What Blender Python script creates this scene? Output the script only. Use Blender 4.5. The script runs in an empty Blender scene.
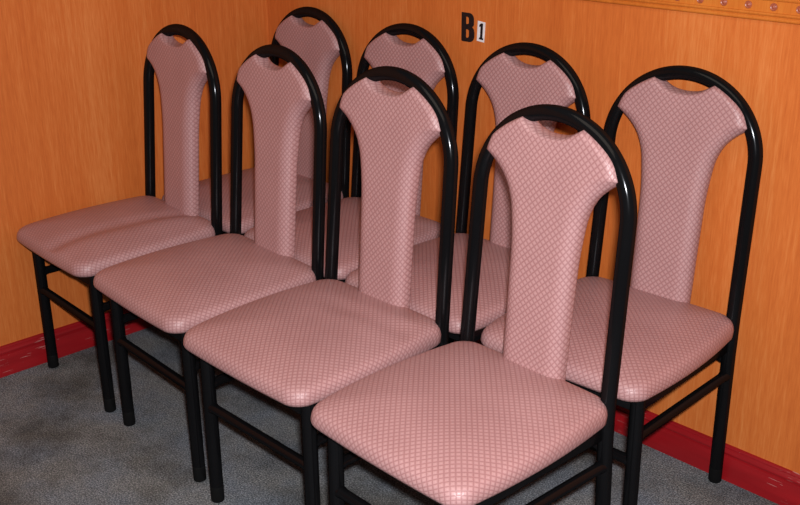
import bpy, bmesh, math
import numpy as np
from mathutils import Vector, Matrix
from mathutils.geometry import tessellate_polygon

scene = bpy.context.scene
C = scene.collection

# ------------------------------------------------------------------ materials
def new_mat(name):
    m = bpy.data.materials.new(name); m.use_nodes = True
    nt = m.node_tree
    return m, nt, nt.nodes['Principled BSDF']

def N(nt, kind, **kw):
    n = nt.nodes.new(kind)
    for k, v in kw.items():
        if k in n.inputs: n.inputs[k].default_value = v
        else: setattr(n, k, v)
    return n

def math_node(nt, op, a, b=None, c=None):
    n = nt.nodes.new('ShaderNodeMath'); n.operation = op
    for i, v in enumerate((a, b, c)):
        if v is None: continue
        if isinstance(v, (int, float)): n.inputs[i].default_value = v
        else: nt.links.new(v, n.inputs[i])
    return n.outputs[0]

def ramp(nt, fac, stops):
    r = nt.nodes.new('ShaderNodeValToRGB')
    el = r.color_ramp.elements
    while len(el) < len(stops): el.new(0.5)
    for e, (p, c) in zip(el, stops):
        e.position = p; e.color = (*c, 1) if len(c) == 3 else c
    nt.links.new(fac, r.inputs[0])
    return r.outputs[0]

def mix(nt, fac, a, b, mode='MIX'):
    n = nt.nodes.new('ShaderNodeMix'); n.data_type = 'RGBA'; n.blend_type = mode
    for sock, v in ((n.inputs['Factor'], fac), (n.inputs['A'], a), (n.inputs['B'], b)):
        if isinstance(v, (int, float)): sock.default_value = v
        elif isinstance(v, tuple): sock.default_value = (*v, 1)
        else: nt.links.new(v, sock)
    return n.outputs['Result']

def noise(nt, vec, scale, detail=3, rough=.5):
    n = nt.nodes.new('ShaderNodeTexNoise')
    n.inputs['Scale'].default_value = scale
    n.inputs['Detail'].default_value = detail
    n.inputs['Roughness'].default_value = rough
    nt.links.new(vec, n.inputs['Vector'])
    return n.outputs['Fac']

def mapping(nt, vec, scale=(1, 1, 1), rot=(0, 0, 0), loc=(0, 0, 0)):
    n = nt.nodes.new('ShaderNodeMapping')
    n.inputs['Scale'].default_value = scale
    n.inputs['Rotation'].default_value = rot
    n.inputs['Location'].default_value = loc
    nt.links.new(vec, n.inputs['Vector'])
    return n.outputs[0]

def bump(nt, h, strength, dist, bsdf):
    n = nt.nodes.new('ShaderNodeBump')
    n.inputs['Strength'].default_value = strength
    n.inputs['Distance'].default_value = dist
    nt.links.new(h, n.inputs['Height']); nt.links.new(n.outputs[0], bsdf.inputs['Normal'])

PITCH = .0108        # side of one woven lozenge, metres
def vinyl(name, base, dark, light):
    """pink embossed vinyl: a lattice of lozenges with thin darker joints"""
    m, nt, b = new_mat(name)
    tc = nt.nodes.new('ShaderNodeTexCoord')
    v = mapping(nt, tc.outputs['UV'], rot=(0, 0, math.radians(45)), scale=(1/PITCH,)*3)
    sep = nt.nodes.new('ShaderNodeSeparateXYZ'); nt.links.new(v, sep.inputs[0])
    def tri(s):      # 0 on the joint, 1 in the middle of the cell
        f = math_node(nt, 'FRACT', s)
        return math_node(nt, 'SUBTRACT', 1.0, math_node(nt, 'MULTIPLY', math_node(nt, 'ABSOLUTE', math_node(nt, 'SUBTRACT', f, .5)), 2.0))
    tx, ty = tri(sep.outputs[0]), tri(sep.outputs[1])
    cell = math_node(nt, 'MINIMUM', tx, ty)
    # fine threads inside each lozenge, alternating direction like a basket weave
    fx = math_node(nt, 'FLOOR', sep.outputs[0]); fy = math_node(nt, 'FLOOR', sep.outputs[1])
    par = math_node(nt, 'PINGPONG', math_node(nt, 'ADD', fx, fy), 1.0)
    thx = math_node(nt, 'SINE', math_node(nt, 'MULTIPLY', sep.outputs[0], 18.85))
    thy = math_node(nt, 'SINE', math_node(nt, 'MULTIPLY', sep.outputs[1], 18.85))
    th = math_node(nt, 'ADD', math_node(nt, 'MULTIPLY', thx, par), math_node(nt, 'MULTIPLY', thy, math_node(nt, 'SUBTRACT', 1.0, par)))
    col = ramp(nt, cell, [(0.0, dark), (.12, dark), (.36, base), (1.0, light)])
    col = mix(nt, math_node(nt, 'MULTIPLY_ADD', th, .10, .10), col, dark)
    big = noise(nt, tc.outputs['Object'], 7, 3)
    col = mix(nt, 1.0, col, ramp(nt, big, [(.3, (.90, .88, .88)), (.7, (1, 1, 1))]), 'MULTIPLY')
    nt.links.new(col, b.inputs['Base Color'])
    b.inputs['Roughness'].default_value = .44
    b.inputs['Specular IOR Level'].default_value = .5
    h = math_node(nt, 'ADD', math_node(nt, 'SMOOTH_MIN', cell, .5, .3), math_node(nt, 'MULTIPLY', th, .06))
    bump(nt, h, .55, .0012, b)
    return m

def paint(name, col, rough, spec=.5, coat=0):
    m, nt, b = new_mat(name)
    tc = nt.nodes.new('ShaderNodeTexCoord')
    n = noise(nt, tc.outputs['Object'], 60, 3)
    nt.links.new(mix(nt, n, tuple(c*.8 for c in col), tuple(c*1.2 for c in col)), b.inputs['Base Color'])
    nt.links.new(math_node(nt, 'MULTIPLY_ADD', n, .12, rough-.06), b.inputs['Roughness'])
    b.inputs['Specular IOR Level'].default_value = spec
    b.inputs['Coat Weight'].default_value = coat
    return m

def wood(name, axis_map, c0, c1, c2):
    """orange laminate with fine upright grain"""
    m, nt, b = new_mat(name)
    tc = nt.nodes.new('ShaderNodeTexCoord')
    ob = tc.outputs['Object']
    broad = noise(nt, mapping(nt, ob, scale=(5, 5, .35)), 1.0, 4, .55)
    fine = noise(nt, mapping(nt, ob, scale=(95, 95, 3.2)), 1.0, 4, .6)
    fleck = noise(nt, mapping(nt, ob, scale=(260, 260, 22)), 1.0, 2, .5)
    f = math_node(nt, 'ADD', math_node(nt, 'MULTIPLY', broad, .38), math_node(nt, 'ADD', math_node(nt, 'MULTIPLY', fine, .34), math_node(nt, 'MULTIPLY', fleck, .28)))
    col = ramp(nt, f, [(.34, c0), (.5, c1), (.66, c2)])
    nt.links.new(col, b.inputs['Base Color'])
    b.inputs['Roughness'].default_value = .48
    b.inputs['Specular IOR Level'].default_value = .3
    bump(nt, fine, .08, .0006, b)
    return m

M = {}
M['vinyl'] = vinyl('pink_vinyl', (.475, .268, .262), (.355, .180, .180), (.53, .320, .318))
def enamel(name, col, rough, lo, hi):
    m, nt, b = new_mat(name)
    out = nt.nodes['Material Output']; nt.nodes.remove(b)
    tc = nt.nodes.new('ShaderNodeTexCoord')
    n = noise(nt, tc.outputs['Object'], 45, 3)
    d = nt.nodes.new('ShaderNodeBsdfDiffuse'); d.inputs['Color'].default_value = (*col, 1)
    g = nt.nodes.new('ShaderNodeBsdfGlossy'); g.inputs['Color'].default_value = (.9, .95, 1, 1)
    nt.links.new(math_node(nt, 'MULTIPLY_ADD', n, .10, rough-.05), g.inputs['Roughness'])
    lw = nt.nodes.new('ShaderNodeLayerWeight'); lw.inputs['Blend'].default_value = .3
    mr = nt.nodes.new('ShaderNodeMapRange'); mr.inputs['To Min'].default_value = lo; mr.inputs['To Max'].default_value = hi
    nt.links.new(lw.outputs['Facing'], mr.inputs['Value'])
    mx = nt.nodes.new('ShaderNodeMixShader')
    nt.links.new(mr.outputs[0], mx.inputs[0]); nt.links.new(d.outputs[0], mx.inputs[1]); nt.links.new(g.outputs[0], mx.inputs[2])
    nt.links.new(mx.outputs[0], out.inputs['Surface'])
    return m
M['black'] = enamel('black_enamel', (.004, .004, .0045), .15, .017, .030)
M['rubber'] = enamel('black_rubber', (.005, .005, .005), .34, .02, .04)
M['wood'] = wood('orange_wood_laminate', None, (.50, .115, .021), (.60, .158, .031), (.69, .230, .060))
M['rail'] = wood('varnished_rail_wood', None, (.46, .115, .014), (.56, .155, .020), (.62, .20, .030))
M['stud'] = paint('carved_rosette_wood', (.36, .09, .045), .35, .5)
M['letter'] = paint('black_sticker', (.008, .008, .010), .35, .4)
M['white'] = paint('white_sticker', (.78, .78, .80), .4, .4)

def red_mat():
    m, nt, b = new_mat('dark_red_gloss_paint')
    tc = nt.nodes.new('ShaderNodeTexCoord'); ob = tc.outputs['Object']
    n = noise(nt, mapping(nt, ob, scale=(3, 3, 30)), 1.0, 4)
    col = ramp(nt, n, [(.3, (.24, .005, .008)), (.7, (.34, .008, .012))])
    # pale scuffs: long thin scratches here and there
    s1 = noise(nt, mapping(nt, ob, scale=(14, 14, 420)), 1.0, 2)
    s2 = noise(nt, mapping(nt, ob, scale=(5, 5, 9), loc=(3, 1, 2)), 1.0, 1)
    sc = math_node(nt, 'MULTIPLY', math_node(nt, 'GREATER_THAN', s1, .66), math_node(nt, 'GREATER_THAN', s2, .58))
    col = mix(nt, math_node(nt, 'MULTIPLY', sc, .55), col, (.62, .36, .33))
    nt.links.new(col, b.inputs['Base Color'])
    b.inputs['Roughness'].default_value = .36
    return m
M['red'] = red_mat()

def carpet_mat():
    m, nt, b = new_mat('grey_carpet')
    tc = nt.nodes.new('ShaderNodeTexCoord'); ob = tc.outputs['Object']
    fib = noise(nt, ob, 240, 2, .6)
    mid = noise(nt, ob, 42, 4, .65)
    stain = noise(nt, ob, 3.2, 5, .6)
    blue = noise(nt, mapping(nt, ob, loc=(5, 3, 0)), 6, 3)
    base = ramp(nt, fib, [(.34, (.070, .077, .082)), (.5, (.175, .188, .195)), (.66, (.37, .39, .40))])
    base = mix(nt, 1.0, base, ramp(nt, mid, [(.3, (.80, .80, .80)), (.7, (1.12, 1.12, 1.12))]), 'MULTIPLY')
    st = ramp(nt, stain, [(.36, (.52, .50, .47)), (.53, (.95, .95, .95)), (.72, (1.1, 1.1, 1.1))])
    base = mix(nt, 1.0, base, st, 'MULTIPLY')
    base = mix(nt, 1.0, base, ramp(nt, blue, [(.4, (1.04, 1.0, .95)), (.65, (.92, .98, 1.08))]), 'MULTIPLY')
    nt.links.new(base, b.inputs['Base Color'])
    b.inputs['Roughness'].default_value = .95
    b.inputs['Specular IOR Level'].default_value = .1
    bump(nt, fib, .8, .004, b)
    return m
M['carpet'] = carpet_mat()

# ------------------------------------------------------------------ mesh helpers
def link(name, bm_or_mesh, mat, parent=None, smooth=True):
    if isinstance(bm_or_mesh, bmesh.types.BMesh):
        me = bpy.data.meshes.new(name)
        bmesh.ops.recalc_face_normals(bm_or_mesh, faces=bm_or_mesh.faces)
        bm_or_mesh.to_mesh(me); bm_or_mesh.free()
    else:
        me = bm_or_mesh; me.name = name
    me.materials.append(M[mat])
    if smooth:
        for p in me.polygons: p.use_smooth = True
    o = bpy.data.objects.new(name, me); C.objects.link(o)
    if parent: o.parent = parent
    return o

def sharpen(me_or_obj, deg=35):
    me = me_or_obj.data
    me.set_sharp_from_angle(angle=math.radians(deg))

def tube(bm, pts, r, seg=20, caps=True, rfun=None):
    pts = [Vector(p) for p in pts]
    n = len(pts)
    tang = [(pts[min(i+1, n-1)] - pts[max(i-1, 0)]).normalized() for i in range(n)]
    up = Vector((0, 1, 0)) if abs(tang[0].y) < .8 else Vector((0, 0, 1))
    a = (up - tang[0]*up.dot(tang[0])).normalized()
    rings = []
    for i in range(n):
        a = (a - tang[i]*a.dot(tang[i])).normalized(); b = tang[i].cross(a)
        rr = rfun(i) if rfun else r
        rings.append([bm.verts.new(pts[i] + (a*math.cos(t) + b*math.sin(t))*rr)
                      for t in (2*math.pi*k/seg for k in range(seg))])
    for p, q in zip(rings, rings[1:]):
        for k in range(seg):
            bm.faces.new((p[k], p[(k+1) % seg], q[(k+1) % seg], q[k]))
    if caps:
        bm.faces.new(rings[0][::-1]); bm.faces.new(rings[-1])

def box(bm, lo, hi, bevel=0):
    vs = bmesh.ops.create_cube(bm, size=1)['verts']
    lo, hi = Vector(lo), Vector(hi)
    for v in vs:
        v.co = Vector([(lo[i]+hi[i])/2 + v.co[i]*(hi[i]-lo[i]) for i in range(3)])
    if bevel:
        es = list({e for v in vs for e in v.link_edges})
        bmesh.ops.bevel(bm, geom=es, offset=bevel, segments=3, affect='EDGES', profile=.5)

# ------------------------------------------------------------------ chair dimensions (metres)
HS = .44                       # top of seat frame
WT, WS, WB = .3930, .4035, .3610     # spacing of the rear tubes: under the arch, at the seat, on the floor
TA, TB = .0814, .1115          # backward rake above and below the seat
HT, HR = 1.0468, .1885           # centre line of the arch top; rise of the arch
DF = .4014
WFT, WFB = .3833, .3869
R = .0166

def rake(z):                   # y of the back's plane; smooth knee at the seat
    k = .04
    if z > HS+k: return TA*(z-HS)
    if z < HS-k: return TB*(HS-z)
    t = (z-(HS-k))/(2*k)
    return (1-t)*TB*(HS-z) + t*TA*(z-HS) if False else ((1-t)**2*TB*k + 2*t*(1-t)*0 + t*t*TA*k)

def rear_x(z):
    top = HT-HR
    if z > HS: return (WT + (WS-WT)*(1-(z-HS)/(top-HS)))/2
    return (WB + (WS-WB)*z/HS)/2

SPLIT = .455
def arch_pts():
    top = HT-HR; left = []
    for i in range(14):
        z = SPLIT-.03 + (top-SPLIT+.03)*i/14
        left.append((-rear_x(z), rake(z), z))
    arc = []
    for i in range(49):
        t = math.pi - math.pi*i/48
        z = top + HR*math.sin(t)
        arc.append((WT/2*math.cos(t), rake(z), z))
    right = [(-x, y, z) for x, y, z in left][::-1]
    return left + arc + right

def outline_half():
    segs = [
        [(0, .456), (.074, .456), (.080, .462)],
        [(.080, .462), (.0815, .52), (.082, .60), (.083, .68), (.0845, .75), (.0895, .805), (.097, .850), (.113, .887), (.138, .915), (.177, .9435)],
        [(.177, .9435), (.165, .968), (.148, .989), (.125, 1.007), (.100, 1.022), (.079, 1.032)],
        [(.079, 1.032), (.064, 1.0235), (.045, 1.0125), (.024, 1.0065), (0, 1.0045)],
    ]
    out = []
    for s in segs:
        P = [Vector((a, b, 0)) for a, b in s]
        for i in range(len(P)-1):
            p0 = P[i-1] if i > 0 else P[i]*2-P[i+1]
            p1, p2 = P[i], P[i+1]
            p3 = P[i+2] if i+2 < len(P) else P[i+1]*2-P[i]
            n = max(2, int((p2-p1).length/.007))
            for k in range(n):
                t = k/n
                out.append(.5*((2*p1) + (-p0+p2)*t + (2*p0-5*p1+4*p2-p3)*t*t + (-p0+3*p1-3*p2+p3)*t**3))
    out.append(Vector((0, 1.0045, 0)))
    return out

def poly_dist(pts, poly):
    P = np.array(pts)[:, None, :]; A = np.array(poly)[None]; B = np.roll(A, -1, axis=1)
    AB = B-A; t = np.clip(((P-A)*AB).sum(2)/np.maximum((AB**2).sum(2), 1e-12), 0, 1)
    return np.sqrt((((A+AB*t[..., None])-P)**2).sum(2)).min(1)

def pad_bm():
    half = outline_half()
    pts = half + [Vector((-p.x, p.y, 0)) for p in half[-2:0:-1]]
    poly = [(p.x, p.y) for p in pts]
    n = len(pts)
    def inset(d):
        res = []
        for i in range(n):
            a, b, c = pts[i-1], pts[i], pts[(i+1) % n]
            t1 = (b-a).normalized(); t2 = (c-b).normalized()
            t = (t1+t2).normalized()
            nrm = Vector((-t.y, t.x, 0))          # outline runs anticlockwise
            cosh = max(.5, t.dot(t1))
            res.append(b + nrm*d/cosh)
        return res
    loops = [pts, inset(.0014), inset(.0036)]
    def sheet(front):
        bm = bmesh.new()
        L = [[bm.verts.new((p.x, 0, p.y)) for p in lp] for lp in loops]
        for A, B in zip(L, L[1:]):
            for i in range(n):
                bm.faces.new((A[i], A[(i+1) % n], B[(i+1) % n], B[i]))
        tris = tessellate_polygon([[Vector((v.co.x, v.co.z, 0)) for v in L[-1]]])
        for t in tris:
            try: bm.faces.new([L[-1][i] for i in t])
            except ValueError: pass
        for k in range(-21, 22):
            bmesh.ops.bisect_plane(bm, geom=bm.verts[:]+bm.edges[:]+bm.faces[:], plane_co=(k*.0085, 0, 0), plane_no=(1, 0, 0), dist=1e-5)
        for k in range(0, 70):
            bmesh.ops.bisect_plane(bm, geom=bm.verts[:]+bm.edges[:]+bm.faces[:], plane_co=(0, 0, .459+k*.0085), plane_no=(0, 0, 1), dist=1e-5)
        bmesh.ops.dissolve_limit(bm, angle_limit=.001, verts=[], edges=[]) if False else None
        bm.verts.ensure_lookup_table()
        d = poly_dist([(v.co.x, v.co.z) for v in bm.verts], poly)
        for v, dd in zip(bm.verts, d):
            z = v.co.z
            if front:
                w_ = .034 - .026*min(1, max(0, (z-.93)/.05))
                t = min(dd/w_, 1); prof = math.sqrt(max(0, 1-(1-t)**2.0))
                v.co.y = rake(max(z, .5)) - .003 - .026*prof
            else:
                t = min(dd/.012, 1); prof = math.sqrt(max(0, 1-(1-t)**2))
                v.co.y = rake(max(z, .5)) + .006 + .011*prof
        return bm
    a = sheet(True); b = sheet(False)
    me = bpy.data.meshes.new('tmp'); b.to_mesh(me); a.from_mesh(me); bpy.data.meshes.remove(me); b.free()
    bm = a
    # side wall between the two borders
    bd = [e for e in bm.edges if len(e.link_faces) == 1]
    bmesh.ops.bridge_loops(bm, edges=bd)
    uvl = bm.loops.layers.uv.new('UVMap')
    for f in bm.faces:
        for l in f.loops:
            c = l.vert.co
            # carry the pattern round the edge by the depth travelled
            if c.z > 1.0 and abs(c.x) < .084:
                l[uvl].uv = (c.x, c.z + (c.y-rake(c.z)+.029)*.7); continue
            l[uvl].uv = (c.x + (c.y-rake(max(c.z, .5))+.029)*(1 if c.x > 0 else -1)*.7, c.z)
    return bm

def seat_outline():
    """rounded square, slightly bowed edges"""
    y0, y1, rf, rb = -.461, .012, .046, .050
    hf, hb = .2265, .2200
    pts = []
    def side(p, q, bow, n=26):
        p, q = Vector(p), Vector(q); d = (q-p).normalized(); nn = Vector((d.y, -d.x))
        for i in range(n): t = i/n; pts.append(p.lerp(q, t) + nn*bow*4*t*(1-t))
    def corner(cx, cy, r, a0, n=9):
        for i in range(n):
            t = math.radians(a0+90*i/n); pts.append(Vector((cx+r*math.cos(t), cy+r*math.sin(t))))
    side((-hf+rf, y0), (hf-rf, y0), .004)
    corner(hf-rf, y0+rf, rf, -90)
    side((hf, y0+rf), (hb, y1-rb), .011)
    corner(hb-rb, y1-rb, rb, 0)
    side((hb-rb, y1), (-hb+rb, y1), .003)
    corner(-hb+rb, y1-rb, rb, 90)
    side((-hb, y1-rb), (-hf, y0+rf), .015)
    corner(-hf+rf, y0+rf, rf, 180)
    return [(p.x, p.y) for p in pts]

def seat_bm(crease=0, dent=0):
    out = seat_outline(); n = len(out)
    cx, cy = 0, sum(p[1] for p in out)/n
    prof = [(s, None) for s in (.06, .14, .22, .30, .38, .46, .54, .62, .69, .75, .80, .85, .89, .925)]
    edge = [(.950, .4825), (.970, .4790), (.985, .4735), (.995, .4660), (1.0, .4570), (.995, .4485), (.98, .4430), (.94, .4415), (.6, .4415), (.2, .4415)]
    def crown(s): return .4855 + .0215*(1-(s/.925)**3.0)
    rows = [(s, crown(s)) for s, _ in prof] + edge
    bm = bmesh.new(); uvl = bm.loops.layers.uv.new('UVMap')
    rings = []; arc = 0; prev = (0, crown(0)); arcs = []
    for s, z in rows:
        arc += math.hypot((s-prev[0])*.22, z-prev[1]); prev = (s, z); arcs.append(arc/.22)
    def place(x, y, z, s):
        lx, ly = x, y-cy
        if z > .4415 and s < .96:
            fall = max(0, min(1, (1-s)/.25))
            if dent:
                q = ly-.115-.10*lx
                z += dent*fall*(-math.exp(-((q+.020)/.028)**2) + .5*math.exp(-((q-.022)/.022)**2))*min(1, max(0, (lx+.12)/.12))
            if crease:
                q = lx-.085-.02*ly/.2
                z += crease*(-.9*math.exp(-((q+.034)/.034)**2) + .35*math.exp(-((q-.030)/.040)**2))*min(1, (1-s)/.10+.25)
        if z > .45: z += .009*min(1, max(0, (ly+.20)/.43))      # cushion rises a little to the rear
        # front edge rolls down a little further than the others
        if ly < -.15: z -= .005*((-ly-.15)/.10)**2 * (1 if z > .45 else 0)
        return (x, y, z)
    c = bm.verts.new(place(0, cy, crown(0), 0)); cb = bm.verts.new((0, cy, .4415))
    uvof = {c: (0, 0), cb: (0, 0)}
    for (s, z), a in zip(rows, arcs):
        ring = []
        for x, y in out:
            v = bm.verts.new(place(x*s, cy+(y-cy)*s, z, s))
            uvof[v] = (x*a, (y-cy)*a); ring.append(v)
        rings.append(ring)
    for k in range(n): bm.faces.new((c, rings[0][k], rings[0][(k+1) % n]))
    for A, B in zip(rings, rings[1:]):
        for k in range(n): bm.faces.new((A[k], A[(k+1) % n], B[(k+1) % n], B[k]))
    for k in range(n): bm.faces.new((cb, rings[-1][(k+1) % n], rings[-1][k]))
    for f in bm.faces:
        for l in f.loops: l[uvl].uv = uvof[l.vert]
    return bm

def foot_bm(x, y, dx, dy):
    """rubber tip: (x,y) on the floor, (dx,dy) drift of the tube per metre of height"""
    bm = bmesh.new()
    zs = [(0, .0140), (.0015, .0160), (.004, .0170), (.040, .0170), (.0435, .0170), (.0450, .0167), (.0455, .0155)]
    tube(bm, [(x+dx*z, y+dy*z, z) for z, _ in zs], R, 20, True, lambda i: zs[i][1])
    return bm

def make_chair(crease=0, dent=0):
    root = bpy.data.objects.new('dining_chair', None); C.objects.link(root)
    root.empty_display_size = .1
    bm = bmesh.new(); tube(bm, arch_pts(), R, 24)
    o = link('back_frame', bm, 'black', root); sharpen(o)
    for s in (-1, 1):
        bm = bmesh.new()
        zs = [.004+(SPLIT-.02)*i/10 for i in range(11)]
        tube(bm, [(s*rear_x(z), rake(z), z) for z in zs], R)
        lg = link('leg', bm, 'black', root); sharpen(lg)
        f = link('foot', foot_bm(s*rear_x(0), rake(0), s*(rear_x(.05)-rear_x(0))/.05, (rake(.05)-rake(0))/.05), 'rubber', lg); sharpen(f)
    for s in (-1, 1):
        bm = bmesh.new()
        tube(bm, [(s*(WFB+(WFT-WFB)*z/HS)/2, -DF, z) for z in (.004, .15, .30, .4405)], R)
        lg = link('leg', bm, 'black', root); sharpen(lg)
        f = link('foot', foot_bm(s*WFB/2, -DF, s*(WFT-WFB)/HS/2, 0), 'rubber', lg); sharpen(f)
    # seat frame: flat tube rails
    bm = bmesh.new(); h0, h1 = .3985, .4405
    x1 = WFT/2
    box(bm, (-x1, -DF-.0105, h0), (x1, -DF+.0105, h1), .003)
    box(bm, (-WS/2+.004, -.008, h0), (WS/2-.004, .013, .4520), .003)
    for s in (-1, 1):
        box(bm, (s*x1-.0105, -DF, h0), (s*x1+.0105, .0, h1), .003)
    o = link('seat_frame', bm, 'black', root); sharpen(o)
    # stretchers with small weld beads at their ends
    def bar(p, q):
        p, q = Vector(p), Vector(q); b = bmesh.new()
        d = (q-p)
        L = d.length; ts = [.0, .014/L, .0185/L, .023/L, .5, 1-.023/L, 1-.0185/L, 1-.014/L, 1]
        rr = [.0142, .0142, .0136, .0122, .0122, .0122, .0136, .0142, .0142]
        tube(b, [p+d*t for t in ts], .012, 18, True, lambda i: rr[i])
        o = link('stretcher', b, 'black', root); sharpen(o)
    xf = lambda z: (WFB+(WFT-WFB)*z/HS)/2
    bar((-xf(.27), -DF, .270), (xf(.27), -DF, .270))
    for s in (-1, 1): bar((s*xf(.33), -DF, .330), (s*rear_x(.33), rake(.33), .330))
    bar((-rear_x(.33), rake(.33), .372), (rear_x(.33), rake(.33), .372))
    seat = link('seat', seat_bm(crease, dent), 'vinyl', root)
    pad = link('backrest', pad_bm(), 'vinyl', root); sharpen(pad, 62)
    return root

def copy_chair(src):
    r = src.copy(); C.objects.link(r)
    for ch in list(src.children):
        c = ch.copy(); C.objects.link(c); c.parent = r
        for g in ch.children:
            d = g.copy(); C.objects.link(d); d.parent = c
    return r

F_Y = None
chairs = [
 # x, y, turn, row, label
 (1.728, -.611, -.018, 0, 'pink padded black-framed chair nearest the camera, at the right end of the front row'),
 (1.229, -.594, .010, 0, 'pink padded black-framed chair second from the right in the front row of four'),
 (.749, -.572, -.039, 0, 'pink padded black-framed chair second from the left in the front row of four'),
 (.249, -.558, -.032, 0, 'pink padded chair with creased seat at the left end of the front row'),
 (1.696, -.075, .050, 1, 'pink padded chair at the right end of the back row, leg against red skirting'),
 (1.2205, -.085, .013, 1, 'pink padded chair in the back row standing just right of the letter B'),
 (.7425, -.077, .019, 1, 'pink padded chair in the back row standing just left of the letter B'),
 (.250, -.053, -.007, 1, 'pink padded chair at the left end of the back row, in the room corner'),
]
proto = make_chair()
dented = make_chair(dent=.0040)
creased = make_chair(crease=.0085)
for i, (x, y, t, row, label) in enumerate(chairs):
    if i == 0: o = proto
    elif i == 3: o = creased
    elif i == 1: o = dented
    else: o = copy_chair(proto)
    o.location = (x, y, 0); o.rotation_euler = (0, 0, t)
    if i == 1: o.scale = (1.008,)*3
    o['label'] = label; o['category'] = 'chair'
    o['group'] = 'pink padded chairs in two rows'

# ------------------------------------------------------------------ the room
XR, YF, HW = 4.6, -4.2, 2.6
TW = .016                        # skirting stands this far off the wall
def struct(name, bm, mat, smooth=False):
    o = link(name, bm, mat, None, smooth); o['kind'] = 'structure'; return o

bm = bmesh.new(); box(bm, (-.1, YF, -.06), (XR, .12, 0)); struct('floor', bm, 'carpet')
bm = bmesh.new(); box(bm, (-TW-.1, TW, 0), (XR, TW+.1, HW)); struct('wall_back', bm, 'wood')
bm = bmesh.new(); box(bm, (-TW-.1, YF, 0), (-TW, TW, HW)); struct('wall_left', bm, 'wood')

def extrude_profile(bm, prof, p0, p1, inward):
    """prof: (depth off wall, z); runs from p0 to p1; inward: unit vector into the room"""
    prof = [(d, z*(.945 if z < .2 else 1)) for d, z in prof]
    A = [bm.verts.new((p0[0]+inward[0]*d, p0[1]+inward[1]*d, z)) for d, z in prof]
    B = [bm.verts.new((p1[0]+inward[0]*d, p1[1]+inward[1]*d, z)) for d, z in prof]
    n = len(prof)
    for k in range(n): bm.faces.new((A[k], A[(k+1) % n], B[(k+1) % n], B[k]))
    bm.faces.new(A[::-1]); bm.faces.new(B)

skirt = [(0, 0), (TW, 0), (TW, .072), (TW-.001, .0745), (TW-.0045, .0765), (TW-.0045, .080), (TW-.0015, .0815), (TW-.0005, .085), (TW-.0015, .089),
         (TW-.005, .093), (TW-.0075, .0955), (TW-.0075, .098), (TW-.0095, .1015), (TW-.0125, .1035), (0, .104)]
bm = bmesh.new(); extrude_profile(bm, skirt, (-TW, TW), (XR, TW), (0, -1)); o = struct('baseboard_back', bm, 'red', True); sharpen(o, 30)
bm = bmesh.new(); extrude_profile(bm, skirt, (-TW, YF), (-TW, TW), (1, 0)); o = struct('baseboard_left', bm, 'red', True); sharpen(o, 30)

# carved dado rail along the back wall
zr = 1.1815
rail = [(0, zr), (.006, zr), (.0085, zr+.002), (.0095, zr+.005), (.0085, zr+.008), (.0065, zr+.0095), (.0065, zr+.011), (.010, zr+.0125), (.0115, zr+.0155), (.0105, zr+.0185),
        (.0075, zr+.020), (.0075, zr+.045), (.0105, zr+.0465), (.0115, zr+.0495), (.010, zr+.0525), (.0065, zr+.054), (.0085, zr+.057), (.0085, zr+.062), (.004, zr+.065), (0, zr+.065)]
bm = bmesh.new(); extrude_profile(bm, rail, (-TW, TW), (XR, TW), (0, -1)); o = struct('trim_1', bm, 'rail', True); sharpen(o, 40)
bm = bmesh.new()
k = 0
x = .0265
while x < XR-.03:
    # a round carved rosette: ring with a raised button in it
    pr = [(.0088, .0), (.0088, .0018), (.0078, .0034), (.0066, .0034), (.0056, .0014), (.0046, .0014), (.0036, .0034), (.0018, .0044), (.0003, .0046)]
    rings = []
    for r_, h in pr:
        rings.append([bm.verts.new((x+r_*math.cos(a), TW-.0072-h, zr+.0325+r_*math.sin(a))) for a in (2*math.pi*j/20 for j in range(20))])
    for A, B in zip(rings, rings[1:]):
        for j in range(20): bm.faces.new((A[j], A[(j+1) % 20], B[(j+1) % 20], B[j]))
    bm.faces.new(rings[-1])
    x += .0615
o = link('rosettes', bm, 'stud', bpy.data.objects['trim_1'])

# ------------------------------------------------------------------ the B 1 sign on the back wall
def flat_shape(name, splines, y, thick, mat, parent=None):
    cu = bpy.data.curves.new(name, 'CURVE'); cu.dimensions = '2D'; cu.fill_mode = 'BOTH'; cu.extrude = thick/2
    for pts in splines:
        sp = cu.splines.new('POLY'); sp.points.add(len(pts)-1); sp.use_cyclic_u = True
        for p, (a, b) in zip(sp.points, pts): p.co = (a, b, 0, 1)
    tmp = bpy.data.objects.new('tmp', cu); C.objects.link(tmp)
    dg = bpy.context.evaluated_depsgraph_get()
    me = bpy.data.meshes.new_from_object(tmp.evaluated_get(dg))
    bpy.data.objects.remove(tmp)
    for v in me.vertices:
        a, b, c = v.co; v.co = (a, y-thick/2+c, b)
    o = link(name, me, mat, parent, False)
    return o

def arc(cx, cy, rx, ry, a0, a1, n=8):
    return [(cx+rx*math.cos(math.radians(a0+(a1-a0)*i/n)), cy+ry*math.sin(math.radians(a0+(a1-a0)*i/n))) for i in range(n+1)]

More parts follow.
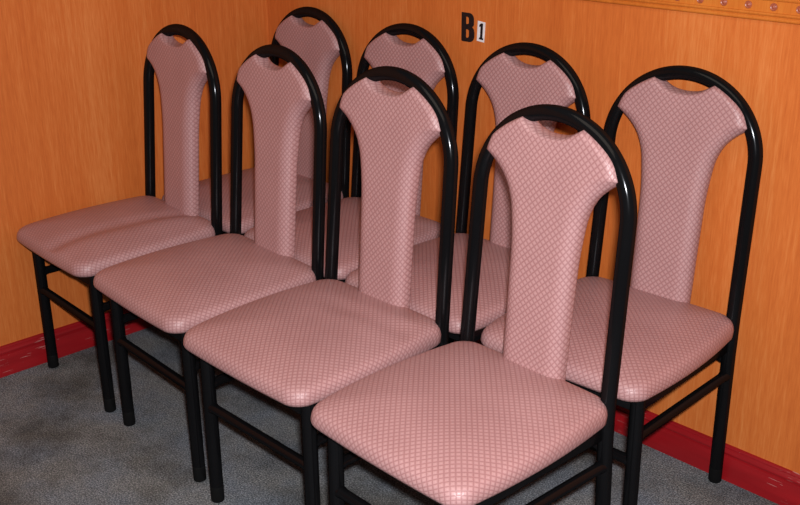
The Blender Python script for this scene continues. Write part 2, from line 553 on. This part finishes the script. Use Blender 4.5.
SX, SZ = -.0152, -.0035      # the wall stands a skirting's thickness behind y = 0
bx0, bx1, bz0, bz1 = .933+SX, .983+SX, 1.031+SZ, 1.1135+SZ
def bq(u, v): return (bx0+u*(bx1-bx0), bz0+v*(bz1-bz0))
outer = [(0.04, .0)] + [(0.62, 0)] + arc(.62, .22, .38, .22, -80, 0) + [(1.0, .36)] + arc(.74, .38, .24, .14, 0, 60, 5) + arc(.70, .63, .25, .12, -60, 0, 5) + [(.95, .80)] + arc(.58, .80, .37, .20, 0, 85) + [(0, 1), (0, .04)]
h1 = [(.35, .61), (.46, .61)] + arc(.46, .67, .11, .06, -80, 0, 4) + [(.57, .79)] + arc(.45, .79, .12, .07, 0, 85, 4) + [(.35, .86)]
h2 = [(.35, .14), (.46, .14)] + arc(.46, .22, .13, .08, -80, 0, 4) + [(.59, .35)] + arc(.46, .36, .13, .07, 0, 85, 4) + [(.35, .43)]
lb = flat_shape('letter_sign', [[bq(*p) for p in s] for s in (outer, h1, h2)], TW, .0015, 'letter')
lb['label'] = 'black capital letter B stuck on the orange wall above the back row'
lb['category'] = 'sign'
st = flat_shape('number_sticker', [[(a+SX, b+SZ) for a, b in [(.9935, 1.0385), (1.0215, 1.0360), (1.0245, 1.0925), (.9965, 1.0955)]]], TW, .0015, 'white')
st['label'] = 'small white sticker with black number 1 on the wall right of the letter B'
st['category'] = 'sticker'
one = [(1.0020, 1.0435), (1.0180, 1.0425), (1.0182, 1.0475), (1.0150, 1.0478), (1.0168, 1.0890), (1.0100, 1.0893), (1.0028, 1.0845), (1.0026, 1.0780), (1.0075, 1.0800), (1.0058, 1.0484), (1.0022, 1.0486)]
one = [(a+SX, b+SZ) for a, b in one]
dg_ = flat_shape('digit', [one], TW-.0015, .0004, 'letter', st)
dg_['label'] = 'black digit 1'

# ------------------------------------------------------------------ camera
cam = bpy.data.cameras.new('camera'); co = bpy.data.objects.new('camera', cam); C.objects.link(co)
pos = Vector((3.0164, -2.2256, 1.5481)); yaw, pitch, roll = .8126, .3668, -.0092
f = Vector((-math.sin(yaw)*math.cos(pitch), math.cos(yaw)*math.cos(pitch), -math.sin(pitch)))
r = Vector((math.cos(yaw), math.sin(yaw), 0)); u = r.cross(f)
r2 = r*math.cos(roll)+u*math.sin(roll); u2 = -r*math.sin(roll)+u*math.cos(roll)
mw = Matrix((r2, u2, -f)).transposed().to_4x4(); mw.translation = pos
co.matrix_world = mw
cam.sensor_width = 36; cam.lens = 1049.7/800*36; cam.clip_start = .05
scene.camera = co

# ------------------------------------------------------------------ light
# the camera's flash, a small lamp just above the lens
fl = bpy.data.lights.new('flash', 'AREA'); fl.shape = 'RECTANGLE'; fl.size = .06; fl.size_y = .035
fl.energy = 71; fl.color = (1.0, .975, 1.0)
fo = bpy.data.objects.new('flash', fl); C.objects.link(fo)
fp = pos + u2*.060 + r2*.035
q = (-f).to_track_quat('Z', 'Y'); fo.location = fp; fo.rotation_euler = q.to_euler()
# warm ceiling lamp of the room
cl = bpy.data.lights.new('ceiling_lamp', 'AREA'); cl.shape = 'RECTANGLE'; cl.size = 1.6; cl.size_y = 1.2
cl.energy = 12; cl.color = (1.0, .82, .66)
lo = bpy.data.objects.new('ceiling_lamp', cl); C.objects.link(lo); lo.location = (1.9, -1.6, 2.55)
w = bpy.data.worlds.new('world'); scene.world = w; w.use_nodes = True
w.node_tree.nodes['Background'].inputs[0].default_value = (1.0, .97, .95, 1)
w.node_tree.nodes['Background'].inputs[1].default_value = .09

scene.view_settings.view_transform = 'Standard'
scene.view_settings.look = 'None'
scene.view_settings.exposure = 0
scene.view_settings.gamma = 1
scene.view_settings.use_curve_mapping = False
